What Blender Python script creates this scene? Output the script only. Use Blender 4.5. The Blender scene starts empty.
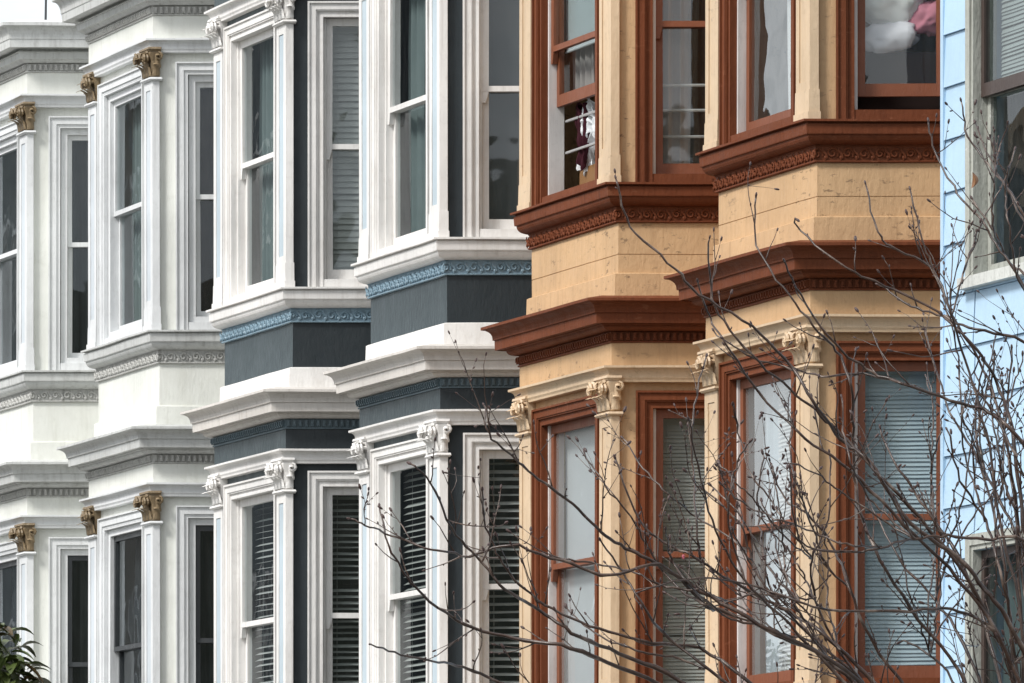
import bpy, bmesh, math, random
from mathutils import Vector, Matrix, noise as mnoise
WOB = [True]      # old timber is never dead straight: a few millimetres of sag and wander
R = math.radians
random.seed(7)
SC = bpy.context.scene
COL = SC.collection

# ------------------------------------------------------------------ camera
FPX, HZ, EYE = 7451.0, 1085.0, 1.6          # focal length in pixels, horizon row, eye height
cam_d = bpy.data.cameras.new('camera'); cam = bpy.data.objects.new('camera', cam_d); COL.objects.link(cam)
cam.location = (0, 0, EYE); cam.rotation_euler = (R(90), 0, 0)
cam_d.sensor_fit = 'HORIZONTAL'; cam_d.sensor_width = 36
cam_d.lens = 36 * FPX / 1024
cam_d.shift_x = 0; cam_d.shift_y = (HZ - 341.5) / 1024
cam_d.clip_start = 1; cam_d.clip_end = 6000
SC.camera = cam

# ------------------------------------------------------------------ world, sun, exposure
SUN = Vector((-.70, -.50, .88)).normalized()
W = bpy.data.worlds.new('World'); SC.world = W; W.use_nodes = True
nt = W.node_tree; nt.nodes.clear()
def wn(t): return nt.nodes.new(t)
sky = wn('ShaderNodeTexSky'); sky.sky_type = 'NISHITA'; sky.sun_disc = False
sky.sun_elevation = math.asin(SUN.z); sky.sun_rotation = math.atan2(SUN.x, SUN.y)
tc = wn('ShaderNodeTexCoord'); mp = wn('ShaderNodeMapping'); mp.inputs['Scale'].default_value = (1, 1, 2.6)
ns = wn('ShaderNodeTexNoise'); ns.inputs['Scale'].default_value = 5.0; ns.inputs['Detail'].default_value = 7; ns.inputs['Roughness'].default_value = .58
cr = wn('ShaderNodeValToRGB'); cr.color_ramp.elements[0].position = .36; cr.color_ramp.elements[1].position = .60
cr.color_ramp.elements[0].color = (.42, .42, .42, 1)
mx = wn('ShaderNodeMix'); mx.data_type = 'RGBA'
mx.inputs[7].default_value = (15.5, 15.8, 16.1, 1)
bg = wn('ShaderNodeBackground'); bg.inputs['Strength'].default_value = .074
wo = wn('ShaderNodeOutputWorld')
L = nt.links.new
L(tc.outputs['Generated'], mp.inputs['Vector']); L(mp.outputs[0], ns.inputs['Vector']); L(ns.outputs['Fac'], cr.inputs[0])
L(cr.outputs[0], mx.inputs[0]); L(sky.outputs[0], mx.inputs[6]); L(mx.outputs[2], bg.inputs['Color']); L(bg.outputs[0], wo.inputs['Surface'])
sd = bpy.data.lights.new('sun', 'SUN'); so = bpy.data.objects.new('sun', sd); COL.objects.link(so)
sd.energy = 2.7; sd.angle = R(13); sd.color = (1, .97, .925)
so.rotation_euler = (-SUN).to_track_quat('-Z', 'Y').to_euler(); so.location = (-20, 20, 40)
SC.view_settings.view_transform = 'Standard'; SC.view_settings.look = 'None'
SC.view_settings.exposure = 0.38; SC.view_settings.gamma = 1; SC.view_settings.use_curve_mapping = False
SC.render.engine = 'CYCLES'
SC.cycles.max_bounces = 8; SC.cycles.transparent_max_bounces = 16; SC.cycles.caustics_reflective = False; SC.cycles.caustics_refractive = False

# ------------------------------------------------------------------ materials
MATS = {}
def base_mat(name):
    m = bpy.data.materials.new(name); m.use_nodes = True
    n = m.node_tree; p = n.nodes['Principled BSDF']
    return m, n, p
def paint(name, c, rough=.45, dirt=.25, dc=(.12, .11, .10), sc=3.0, bump=.15, spec=.5, flakes=0.0, fc=(.1, .08, .06), var=.10, streak=True):
    """weathered paint: broad tone variation, streaks running down, specks of flaked paint, brush-mark bump"""
    if name in MATS: return MATS[name]
    m, n, p = base_mat(name); N = n.nodes.new; l = n.links.new
    p.inputs['Roughness'].default_value = rough; p.inputs['Specular IOR Level'].default_value = spec
    t = N('ShaderNodeTexCoord')
    def noise(scale, detail, vec=None, stretch=None, rg=.6):
        q = N('ShaderNodeTexNoise'); q.inputs['Scale'].default_value = scale; q.inputs['Detail'].default_value = detail
        q.inputs['Roughness'].default_value = rg
        if stretch:
            mm = N('ShaderNodeMapping'); mm.inputs['Scale'].default_value = stretch; l(t.outputs['Object'], mm.inputs['Vector']); l(mm.outputs[0], q.inputs['Vector'])
        else: l(t.outputs['Object'], q.inputs['Vector'])
        return q
    def ramp(src, a, b, ca=0., cb=1.):
        r = N('ShaderNodeMapRange'); r.inputs[1].default_value = a; r.inputs[2].default_value = b; r.inputs[3].default_value = ca; r.inputs[4].default_value = cb
        l(src, r.inputs[0]); return r.outputs[0]
    def mix(fac, a, b):
        x = N('ShaderNodeMix'); x.data_type = 'RGBA'
        l(fac, x.inputs[0])
        for s, v in ((6, a), (7, b)):
            if isinstance(v, tuple): x.inputs[s].default_value = (*v, 1)
            else: l(v, x.inputs[s])
        return x.outputs[2]
    big = noise(.9, 4)
    lo = tuple(v * (1 - var) for v in c); hi = tuple(min(1, v * (1 + var)) for v in c)
    col = mix(ramp(big.outputs['Fac'], .35, .65), lo, hi)
    if dirt:
        s1 = noise(sc, 8, stretch=(5, 5, .55) if streak else None, rg=.65)
        s2 = noise(sc * 5, 6)
        f1 = ramp(s1.outputs['Fac'], .50, .78, 0, dirt); f2 = ramp(s2.outputs['Fac'], .55, .80, 0, dirt * .8)
        col = mix(f1, col, dc); col = mix(f2, col, dc)
        if streak:
            s5 = noise(1.0, 5, stretch=(26, 26, .9), rg=.55); col = mix(ramp(s5.outputs['Fac'], .57, .76, 0, dirt * .9), col, dc)
    if flakes:
        s3 = noise(9, 10, stretch=(1, 1, 2.2), rg=.72); s4 = noise(1.1, 3)
        mul = N('ShaderNodeMath'); mul.operation = 'MULTIPLY'
        l(ramp(s3.outputs['Fac'],   .585, .62), mul.inputs[0]); l(ramp(s4.outputs['Fac'], .45, .60, 0, flakes), mul.inputs[1])
        col = mix(mul.outputs[0], col, fc)
    l(col, p.inputs['Base Color'])
    fn = noise(40, 5, stretch=(1, 1, .35)); fb = noise(6, 4)
    ad = N('ShaderNodeMath'); ad.operation = 'ADD'; l(fn.outputs['Fac'], ad.inputs[0]); l(fb.outputs['Fac'], ad.inputs[1])
    b = N('ShaderNodeBump'); b.inputs['Strength'].default_value = bump; b.inputs['Distance'].default_value = .02
    l(ad.outputs[0], b.inputs['Height']); l(b.outputs[0], p.inputs['Normal'])
    rr = ramp(fb.outputs['Fac'], .3, .7, rough - .08, rough + .12); l(rr, p.inputs['Roughness'])
    MATS[name] = m; return m
def glass(name, tint=(.86, .9, .9), wav=.009, refl=1.65, haze=0.0):
    if name in MATS: return MATS[name]
    m, n, p = base_mat(name); N = n.nodes.new; l = n.links.new
    n.nodes.remove(p); out = n.nodes['Material Output']
    tr = N('ShaderNodeBsdfTransparent'); tr.inputs[0].default_value = (*tint, 1)
    gl = N('ShaderNodeBsdfGlossy'); gl.inputs['Roughness'].default_value = .015; gl.inputs['Color'].default_value = (.92, .97, 1, 1)
    t = N('ShaderNodeTexCoord'); q = N('ShaderNodeTexNoise'); q.inputs['Scale'].default_value = 1.6; q.inputs['Detail'].default_value = 2
    l(t.outputs['Object'], q.inputs['Vector'])
    b = N('ShaderNodeBump'); b.inputs['Strength'].default_value = wav; b.inputs['Distance'].default_value = .3; l(q.outputs['Fac'], b.inputs['Height'])
    fr = N('ShaderNodeFresnel'); geo = N('ShaderNodeNewGeometry'); io = N('ShaderNodeMapRange'); io.inputs[3].default_value = refl; io.inputs[4].default_value = 1 / refl; l(geo.outputs['Backfacing'], io.inputs[0]); l(io.outputs[0], fr.inputs['IOR'])   # thin sheet: the same from both sides
    l(b.outputs[0], fr.inputs['Normal']); l(b.outputs[0], gl.inputs['Normal'])
    ms = N('ShaderNodeMixShader'); l(fr.outputs[0], ms.inputs[0]); l(tr.outputs[0], ms.inputs[1]); l(gl.outputs[0], ms.inputs[2])
    # dust film and dried drips on the pane; haze adds brightness over all of it
    df = N('ShaderNodeBsdfDiffuse'); df.inputs[0].default_value = (.55, .56, .55, 1)
    mm = N('ShaderNodeMapping'); mm.inputs['Scale'].default_value = (6, 6, 1.2); l(t.outputs['Object'], mm.inputs['Vector'])
    q2 = N('ShaderNodeTexNoise'); q2.inputs['Scale'].default_value = 3; q2.inputs['Detail'].default_value = 8; l(mm.outputs[0], q2.inputs['Vector'])
    mr = N('ShaderNodeMapRange'); mr.inputs[1].default_value = .4; mr.inputs[2].default_value = .8; mr.inputs[3].default_value = .001 + haze; mr.inputs[4].default_value = .018 + haze
    l(q2.outputs['Fac'], mr.inputs[0])
    m2 = N('ShaderNodeMixShader'); l(mr.outputs[0], m2.inputs[0]); l(ms.outputs[0], m2.inputs[1]); l(df.outputs[0], m2.inputs[2])
    l(m2.outputs[0], out.inputs[0]); MATS[name] = m; return m
def cloth(name, c, trans=.3, var=.15, pat=None):
    if name in MATS: return MATS[name]
    m, n, p = base_mat(name); N = n.nodes.new; l = n.links.new
    p.inputs['Roughness'].default_value = .9; p.inputs['Specular IOR Level'].default_value = .1
    t = N('ShaderNodeTexCoord'); q = N('ShaderNodeTexNoise'); q.inputs['Scale'].default_value = 6; q.inputs['Detail'].default_value = 5; l(t.outputs['Object'], q.inputs['Vector'])
    x = N('ShaderNodeMix'); x.data_type = 'RGBA'; l(q.outputs['Fac'], x.inputs[0])
    x.inputs[6].default_value = (*[v * (1 - var) for v in c], 1); x.inputs[7].default_value = (*[min(1, v * (1 + var)) for v in c], 1)
    col = x.outputs[2]
    if pat:
        v = N('ShaderNodeTexVoronoi'); v.inputs['Scale'].default_value = 7; l(t.outputs['Object'], v.inputs['Vector'])
        r = N('ShaderNodeMapRange'); r.inputs[1].default_value = .34; r.inputs[2].default_value = .28; l(v.outputs['Distance'], r.inputs[0])
        y = N('ShaderNodeMix'); y.data_type = 'RGBA'; l(r.outputs[0], y.inputs[0]); l(col, y.inputs[6]); y.inputs[7].default_value = (*pat, 1); col = y.outputs[2]
    l(col, p.inputs['Base Color'])
    if trans:
        out = n.nodes['Material Output']; tl = N('ShaderNodeBsdfTranslucent'); l(col, tl.inputs[0])
        ms = N('ShaderNodeMixShader'); ms.inputs[0].default_value = trans; l(p.outputs[0], ms.inputs[1]); l(tl.outputs[0], ms.inputs[2]); l(ms.outputs[0], out.inputs[0])
    MATS[name] = m; return m

M = {
 'w_trim': paint('white house trim paint', (.72, .735, .745), .42, .30, (.33, .33, .32), 3, .18),
 'w_wall': paint('white house wall paint', (.73, .74, .695), .5, .30, (.42, .42, .35), 2, .2),
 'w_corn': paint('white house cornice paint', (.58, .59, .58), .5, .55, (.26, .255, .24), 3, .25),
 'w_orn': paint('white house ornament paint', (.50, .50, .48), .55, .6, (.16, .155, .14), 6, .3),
 'w_cap': paint('bronze capital paint', (.24, .175, .10), .5, .4, (.05, .037, .024), 7, .4, flakes=.5, fc=(.42, .36, .26)),
 'w_flute': paint('white house flute sky tint', (.58, .63, .67), .45, .2, (.4, .42, .43)),  # bluish skylight painted into the sunk panels
 'g_trim': paint('grey house trim paint', (.79, .775, .755), .40, .32, (.38, .34, .30), 3, .16),
 'g_corn': paint('grey house cornice paint', (.66, .625, .585), .45, .40, (.34, .30, .26), 3, .22),
 'g_wall': paint('charcoal wall paint', (.0105, .0165, .0205), .45, .12, (.045, .058, .064), 2, .16, spec=.45, flakes=.35, fc=(.015, .017, .02)),
 'g_orn': paint('blue grey ornament paint', (.20, .30, .37), .42, .4, (.07, .10, .13), 6, .25),
 'g_dent': paint('dark blue grey dentil paint', (.095, .14, .165), .45, .35, (.04, .05, .06), 6, .25),
 'g_flute': paint('pale blue flute tone', (.47, .555, .61), .45, .2, (.4, .45, .5)),  # sunk panel coloured bluer than the pilaster round it
 'o_wall': paint('tan wall paint', (.55, .360, .198), .55, .32, (.28, .165, .085), 3, .28, spec=.25, flakes=.8, fc=(.20, .13, .075)),
 'o_trim': paint('cream trim paint', (.61, .455, .30), .45, .36, (.34, .24, .14), 4, .22, flakes=.35, fc=(.25, .17, .10)),
 'o_rust': paint('rust brown paint', (.160, .050, .022), .55, .40, (.075, .022, .010), 4, .25, spec=.12, flakes=.3, fc=(.36, .15, .085)),
 'o_corn': paint('rust cornice paint', (.160, .049, .022), .55, .45, (.06, .018, .008), 5, .3, spec=.10, flakes=.22, fc=(.36, .17, .10)),
 'o_sash': paint('orange brown sash paint', (.205, .064, .027), .45, .3, (.11, .035, .018), 4, .2),
 'o_track': paint('window track paint', (.70, .68, .66), .4, .4, (.35, .33, .32), 4, .1),
 'b_side': paint('pale blue siding paint', (.43, .60, .76), .55, .30, (.32, .44, .55), 2.2, .2, var=.07),
 'b_frame': paint('weathered grey green paint', (.40, .41, .37), .6, .6, (.10, .10, .085), 5, .4, flakes=.6, fc=(.6, .6, .57)),
 'b_sill': paint('chalky sill paint', (.58, .59, .56), .6, .6, (.2, .2, .18), 5, .4, flakes=.5),
 'b_sash': paint('dark bronze sash', (.06, .040, .034), .35, .3, (.03, .02, .02)),
 'v_dark': paint('dark vinyl sash', (.045, .05, .055), .35, .2, (.08, .08, .08)),
 'steel': paint('galvanised bar', (.42, .42, .42), .4, .3, (.2, .18, .16)),
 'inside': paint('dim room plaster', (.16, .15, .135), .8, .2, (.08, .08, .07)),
 'roof': paint('grey roofing felt', (.17, .165, .16), .85, .4, (.08, .08, .08)),
 'road': paint('asphalt', (.05, .05, .052), .85, .4, (.03, .03, .03), 2, .4, streak=False),
 'walk': paint('pavement concrete', (.30, .29, .27), .85, .3, (.18, .17, .16), 2, .3, streak=False),
 'ground': paint('ground concrete', (.20, .20, .18), .9, .3, (.12, .12, .10), .4, .2, streak=False),
 'glass': glass('window glass'), 'glass_w': glass('wavy old glass', (.93, .97, .98), .07, 2.2, .02), 'glass_d': glass('old window glass', (.60, .66, .66), .012, 1.4), 'glass_h': glass('brightened glass', (.93, .97, .98), .014, 2.6, .17),  # last glass has brightness mixed in as a pale film
 'blind': paint('blind slat', (.56, .57, .56), .5, .1, (.4, .4, .4), 3, .02, streak=False),
 'blind_d': paint('dusky blind slat', (.44, .45, .43), .55, .15, (.2, .2, .2), 3, .02, streak=False),
 'blind_b': paint('sky tinted blind slat', (.50, .60, .66), .5, .1, (.35, .4, .45), 3, .02, streak=False),  # blue of the sky reflection painted into the slats
 'c_white': cloth('white curtain cloth', (.74, .74, .72), .35), 'c_teal': cloth('grey teal curtain cloth', (.22, .27, .27), .25),
 'c_lace': cloth('sheer blue white curtain', (.62, .72, .78), .4), 'c_dark': cloth('dark curtain cloth', (.032, .036, .04), .1),
 'c_shade': cloth('white roller shade', (.86, .89, .91), .25, .05), 'c_grey': cloth('grey roller shade', (.075, .08, .085), .15, .15),
 'c_pink': cloth('pink grey curtain', (.52, .46, .44), .3), 'c_brown': cloth('dark brown curtain', (.034, .022, .02), .1),
 'bed': cloth('patterned bedding', (.80, .78, .75), 0, .2), 'bed_p': cloth('pink bedding', (.62, .24, .30), 0), 'bed_l': cloth('lilac white bedding', (.78, .75, .79), 0),
 'c_mar': cloth('maroon cloth', (.045, .012, .018), 0), 'wood': paint('brown wooden board', (.24, .12, .04), .5, .3, (.1, .05, .02)),
}

# sheen stands in for sky gloss on the charcoal fronts: pale at grazing angles
_p = M['g_wall'].node_tree.nodes['Principled BSDF']; _p.inputs['Sheen Weight'].default_value = .55; _p.inputs['Sheen Roughness'].default_value = .35; _p.inputs['Sheen Tint'].default_value = (.62, .80, .86, 1)
# ------------------------------------------------------------------ mesh builder
class MB:
    def __init__(s): s.v = []; s.f = []
    def add(s, vs, fs):
        b = len(s.v); s.v += [Vector(v) for v in vs]; s.f += [tuple(i + b for i in f) for f in fs]; return s
    def hexa(s, p):     # p: 4 bottom + 4 top points, same order
        return s.add(p, [(0, 3, 2, 1), (4, 5, 6, 7), (0, 1, 5, 4), (1, 2, 6, 5), (2, 3, 7, 6), (3, 0, 4, 7)])
    def prism(s, lo, hi):
        n = len(lo); return s.add(list(lo) + list(hi), [tuple(range(n))[::-1], tuple(range(n, 2 * n))] + [(i, (i + 1) % n, n + (i + 1) % n, n + i) for i in range(n)])
    def tube(s, pts, rad, n=6, cap=True):
        pts = [Vector(p) for p in pts]; m = len(pts)
        if not hasattr(rad, '__len__'): rad = [rad] * m
        vs = []; up = None
        for i, p in enumerate(pts):
            d = (pts[min(i + 1, m - 1)] - pts[max(i - 1, 0)]).normalized()
            if up is None: up = d.orthogonal().normalized()
            up = (up - d * up.dot(d)); up = up.normalized() if up.length > 1e-6 else d.orthogonal().normalized()
            w = d.cross(up)
            for k in range(n):
                a = 2 * math.pi * k / n; vs.append(p + (up * math.cos(a) + w * math.sin(a)) * rad[i])
        fs = [(i * n + k, i * n + (k + 1) % n, (i + 1) * n + (k + 1) % n, (i + 1) * n + k) for i in range(m - 1) for k in range(n)]
        if cap: fs += [tuple(range(n))[::-1], tuple(range((m - 1) * n, m * n))]
        return s.add(vs, fs)
    def grid(s, fn, nu, nv):
        vs = [fn(i / nu, j / nv) for j in range(nv + 1) for i in range(nu + 1)]
        return s.add(vs, [(j * (nu + 1) + i, j * (nu + 1) + i + 1, (j + 1) * (nu + 1) + i + 1, (j + 1) * (nu + 1) + i) for j in range(nv) for i in range(nu)])
    def ball(s, c, rx, ry, rz, nu=8, nv=5, rot=None, wob=0):
        vs = []; c = Vector(c)
        for j in range(nv + 1):
            th = math.pi * j / nv
            for i in range(nu):
                ph = 2 * math.pi * i / nu
                v = Vector((math.sin(th) * math.cos(ph) * rx, math.sin(th) * math.sin(ph) * ry, math.cos(th) * rz))
                if wob: v *= 1 + wob * (math.sin(3.1 * ph + 4 * th) * .5 + math.sin(5 * ph - 2.3 * th + c.x * 9) * .5)
                if rot: v = rot @ v
                vs.append(c + v)
        return s.add(vs, [(j * nu + i, j * nu + (i + 1) % nu, (j + 1) * nu + (i + 1) % nu, (j + 1) * nu + i) for j in range(nv) for i in range(nu)])
    def build(s, name, mat, parent=None, origin=None, smooth=False, label=None, recalc=True):
        o0 = Vector(origin) if origin is not None else (ORG.get(parent.name) if parent else Vector((0, 0, 0)))
        me = bpy.data.meshes.new(name)
        if WOB[0]: s.v = [v + Vector([.0055 * a + .002 * b for a, b in zip(mnoise.noise_vector(v * 1.1), mnoise.noise_vector(v * 7))]) for v in s.v]
        me.from_pydata([v - o0 for v in s.v], [], s.f)
        if recalc: bm = bmesh.new(); bm.from_mesh(me); bmesh.ops.recalc_face_normals(bm, faces=bm.faces); bm.to_mesh(me); bm.free()
        if smooth:
            me.polygons.foreach_set('use_smooth', [True] * len(me.polygons))
        me.materials.append(M[mat] if isinstance(mat, str) else mat)
        o = bpy.data.objects.new(name, me); COL.objects.link(o)
        ORG[o.name] = o0
        if parent: o.parent = parent
        else: o.location = o0
        if label: o['label'] = label
        return o
ORG = {}
def thing(name, label, cat, loc, group=None):
    o = bpy.data.objects.new(name, None); COL.objects.link(o); o.location = loc; o['label'] = label; o['category'] = cat
    o.empty_display_size = .3
    if group: o['group'] = group
    ORG[o.name] = Vector(loc); return o
def tag(o, label, cat, group=None):
    o['label'] = label; o['category'] = cat
    if group: o['group'] = group
    return o
def struct(name, mb, mat):
    o = mb.build(name, mat); o['kind'] = 'structure'; return o

# ------------------------------------------------------------------ street geometry
PHI = R(20)
T = Vector((-math.sin(PHI), math.cos(PHI), 0))       # along the street, away from the camera
NN = Vector((-math.cos(PHI), -math.sin(PHI), 0))     # out of the facades, towards the street
UP = Vector((0, 0, 1))
def unproj(px, py, d): return Vector(((px - 512) / FPX * d, d, EYE + (HZ - py) / FPX * d))
KLINE = 57.0 * 2640
def on_line(px, z=0):
    d = KLINE / (px + 2200); v = unproj(px, HZ, d); v.z = z; return v
ZL = 5.63 + EYE          # top of the lower cornice
FH = 3.815               # storey height
WF, LS = 1.91, 1.22      # front facet width, side facet length
WALL = LS * math.cos(PHI)   # wall plane lies this far behind the fronts
corners = {'A': 27, 'B': 153, 'C': 286, 'D': 440, 'E': 611, 'F': 810}

class Bay:
    def __init__(s, px):
        s.P = on_line(px); s.Q = s.P + T * WF
        X = Vector((1, 0, 0)); nsd = Vector((0, -1, 0))
        r = T * math.sin(PHI) - NN * math.cos(PHI); m = T * math.cos(PHI) + NN * math.sin(PHI)
        s.fr = [(s.P, X, nsd), (s.P, T, NN), (s.Q, r, m)]
        s.tan = math.tan(R(35))
    def pt(s, k, a, z, o):
        c, d, n = s.fr[k]; v = c + d * a + n * o; return Vector((v.x, v.y, z))
    def cor(s, i, z, o):       # mitred corner: 0 = near (P), 1 = far (Q)
        c = s.P if i == 0 else s.Q
        v = c + NN * o + (T if i else -T) * (o * s.tan); return Vector((v.x, v.y, z))
    def line(s, z, o):
        return [s.pt(0, LS, z, o), s.cor(0, z, o), s.cor(1, z, o), s.pt(2, LS, z, o)]
    def sweep(s, mb, prof):
        """closed profile [(o,z)...] swept round the three facets"""
        n = len(prof); rings = []
        for o, z in prof:
            a = s.line(z, o); q = []
            for i in range(3): q += [a[i].lerp(a[i + 1], k / 6) for k in range(6)]
            rings.append(q + [a[3]])
        m = 19
        vs = [p for r in rings for p in r]
        fs = [(i * m + k, i * m + k + 1, ((i + 1) % n) * m + k + 1, ((i + 1) % n) * m + k) for i in range(n) for k in range(m - 1)]
        fs += [tuple(i * m for i in range(n)), tuple(i * m + m - 1 for i in range(n))[::-1]]
        return mb.add(vs, fs)
    def box(s, mb, k, a0, a1, z0, z1, o0, o1):
        P = s.pt
        return mb.hexa([P(k, a0, z0, o0), P(k, a1, z0, o0), P(k, a1, z0, o1), P(k, a0, z0, o1), P(k, a0, z1, o0), P(k, a1, z1, o0), P(k, a1, z1, o1), P(k, a0, z1, o1)])
    def plan(s, i, a, b, o):
        """L-shaped plan round corner i: a along the front, b along the side"""
        f = (lambda x, z, oo: s.pt(1, x, z, oo)) if i == 0 else (lambda x, z, oo: s.pt(1, WF - x, z, oo))
        k = 0 if i == 0 else 2
        return lambda z, oo=0, ga=0, inn=-.06: [f(a + ga, z, o + oo), s.cor(i, z, o + oo), s.pt(k, b + ga, z, o + oo), s.pt(k, b + ga, z, inn), s.cor(i, z, inn), f(a + ga, z, inn)]
OW = -.04                 # window-level wall plane
def inner(prof, d=-.22): return prof + [(d, prof[-1][1]), (d, prof[0][1])]

def cove(o0, z0, o1, z1, n=5, convex=False):
    out = []
    for i in range(n + 1):
        a = math.pi / 2 * i / n
        u, w = (math.sin(a), 1 - math.cos(a)) if convex else (1 - math.cos(a), math.sin(a))
        out.append((o0 + (o1 - o0) * u, z0 + (z1 - z0) * w))
    return out

def spiral(mb, F, s0, z0, o, r, dirn=1, turns=1.6, tr=.012, n=14, a0=0.0):
    pts = []; rad = []
    for i in range(n + 1):
        u = i / n; a = a0 + dirn * u * turns * 2 * math.pi; rr = r * (1 - .85 * u)
        pts.append(F(s0 + rr * math.cos(a), z0 + rr * math.sin(a), o + .012 * u)); rad.append(tr * (1 - .35 * u))
    mb.tube(pts, rad, 5)

def capital(mb, bay, i, zb, zt):
    pl = bay.plan(i, .235, .06, .0)
    h = zt - zb
    # bell, astragal, abacus
    lv = [(0, .0), (.04, .012), (.10, .004), (.55, .012), (.80, .03), (.86, .03)]
    for (u0, o0), (u1, o1) in zip(lv, lv[1:]): mb.prism(pl(zb + h * u0, o0), pl(zb + h * u1, o1))
    mb.prism(pl(zb + h * .87, .036, .010), pl(zb + h * .93, .044, .012)); mb.prism(pl(zb + h * .93, .050, .014), pl(zt, .046, .014))
    Ff = (lambda a, z, o: bay.pt(1, a, z, o)) if i == 0 else (lambda a, z, o: bay.pt(1, WF - a, z, o))
    Fs = lambda a, z, o: bay.pt(0 if i == 0 else 2, a, z, o)
    for c, d, oo, r in ((.034, -1, .036, .042), (.215, 1, .060, .046)):
        for q in (0, .028): spiral(mb, Ff, c, zb + h * .66, oo + q, r, d, 1.7, .015, 16, math.pi / 2)
        mb.tube([Ff(c, zb + h * .66, .02), Ff(c, zb + h * .66, oo + .045)], .014, 6)
        mb.tube([Ff(.128, zb + h * .50, .02), Ff((c + .128) / 2, zb + h * .78, oo * .7), Ff(c, zb + h * .86, oo + .01)], [.012, .016, .014], 6)
    for q in (.035, .055): spiral(mb, Fs, .052, zb + h * .68, q, .034, -1, 1.4, .013, 12, math.pi / 2)
    def leaf(F, c, w, z0, z1, curl):
        def fn(u, v):
            ww = w * (1 - .35 * v * v) * (1 + .12 * math.sin(v * 14))
            o = .014 + .02 * v + curl * max(0, v - .55) ** 1.5 * 3 + .012 * (1 - (2 * u - 1) ** 2)
            z = z0 + (z1 - z0) * (v if v < .85 else .85 - (v - .85) * .9)
            return F(c + (u - .5) * ww, z, o)
        mb.grid(fn, 4, 8)
    for c in (.035, .12, .205): leaf(Ff, c, .085, zb + .01, zb + h * .52, .09)
    for c in (.078, .162): leaf(Ff, c, .07, zb + h * .2, zb + h * .76, .10)
    leaf(Ff, .12, .06, zb + h * .5, zb + h * .93, .05)
    leaf(Fs, .030, .06, zb + .01, zb + h * .52, .06); leaf(Fs, .045, .05, zb + h * .3, zb + h * .85, .05)
    for c in (.09, .15): mb.ball(Ff(c, zb + h * .8, .05), .018, .018, .02, 6, 4)

def pilaster(house, bay, i, z0, zcap0, zcap1, cols):
    """shaft with sunk panel, plinth and neck, capital as its child"""
    mb = MB(); pl = bay.plan(i, .235, .06, .0)
    mb.prism(pl(z0, -.014), pl(zcap0 - .03, -.014))
    f = (lambda x, z, o: bay.pt(1, x, z, o)) if i == 0 else (lambda x, z, o: bay.pt(1, WF - x, z, o))
    def bx(a0, a1, za, zb, o0, o1):
        mb.hexa([f(a0, za, o0), f(a1, za, o0), f(a1, za, o1), f(a0, za, o1), f(a0, zb, o0), f(a1, zb, o0), f(a1, zb, o1), f(a0, zb, o1)])
    ec = bay.plan(i, .058, .058, .0)
    zt = zcap0 - .032
    mb.prism(ec(z0, .004), ec(zt, .004))
    bx(.182, .237, z0, zt, -.03, .004)
    bx(.0585, .1815, zt - .075, zt, -.03, .0035); bx(.0585, .1815, z0, z0 + .26, -.03, .0035)
    # plinth block and neck moulding
    mb.prism(pl(z0, .018, .012), pl(z0 + .05, .018, .012)); mb.prism(pl(z0 + .051, .010, .006), pl(z0 + .2, .008, .006))
    mb.prism(pl(zcap0 - .031, .022, .014), pl(zcap0 - .02, .034, .024)); mb.prism(pl(zcap0 - .0195, .036, .026), pl(zcap0 - .004, .03, .02))
    o = mb.build('pilaster', cols['pil'], house)
    fm = MB()
    # raised bead inside the sunk panel
    def bx2(a0, a1, za, zb, o0, o1):
        fm.hexa([f(a0, za, o0), f(a1, za, o0), f(a1, za, o1), f(a0, za, o1), f(a0, zb, o0), f(a1, zb, o0), f(a1, zb, o1), f(a0, zb, o1)])
    bx2(.061, .179, z0 + .262, zt - .077, -.03, -.0035)
    fm.build('flute', cols['flute'], o)
    cm = MB(); capital(cm, bay, i, zcap0, zcap1); cm.build('capital', cols['cap'], o, smooth=False)
    return o

def ring3(mb, F, s0, s1, z0, z1, a, b, o0, o1):
    """three sided (open at the sill) frame between margins a (outer) and b (inner), mitred at the head"""
    A = [(s0 - a, z0), (s0 - a, z1 + a), (s1 + a, z1 + a), (s1 + a, z0)]; B = [(s0 - b, z0), (s0 - b, z1 + b), (s1 + b, z1 + b), (s1 + b, z0)]
    for i in range(3):
        q = [A[i], A[i + 1], B[i + 1], B[i]]
        mb.hexa([F(s, z, o0) for s, z in q] + [F(s, z, o1) for s, z in q])
def ring4(mb, F, s0, s1, z0, z1, wl, wr, wb, wt, o0, o1):
    def b(a0, a1, za, zb): mb.hexa([F(a0, za, o0), F(a1, za, o0), F(a1, za, o1), F(a0, za, o1), F(a0, zb, o0), F(a1, zb, o0), F(a1, zb, o1), F(a0, zb, o1)])
    b(s0, s0 + wl, z0, z1); b(s1 - wr, s1, z0, z1); b(s0 + wl, s1 - wr, z0, z0 + wb); b(s0 + wl, s1 - wr, z1 - wt, z1)
def bx(mb, F, a0, a1, z0, z1, o0, o1):
    mb.hexa([F(a0, z0, o0), F(a1, z0, o0), F(a1, z0, o1), F(a0, z0, o1), F(a0, z1, o0), F(a1, z1, o0), F(a1, z1, o1), F(a0, z1, o1)])

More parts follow.
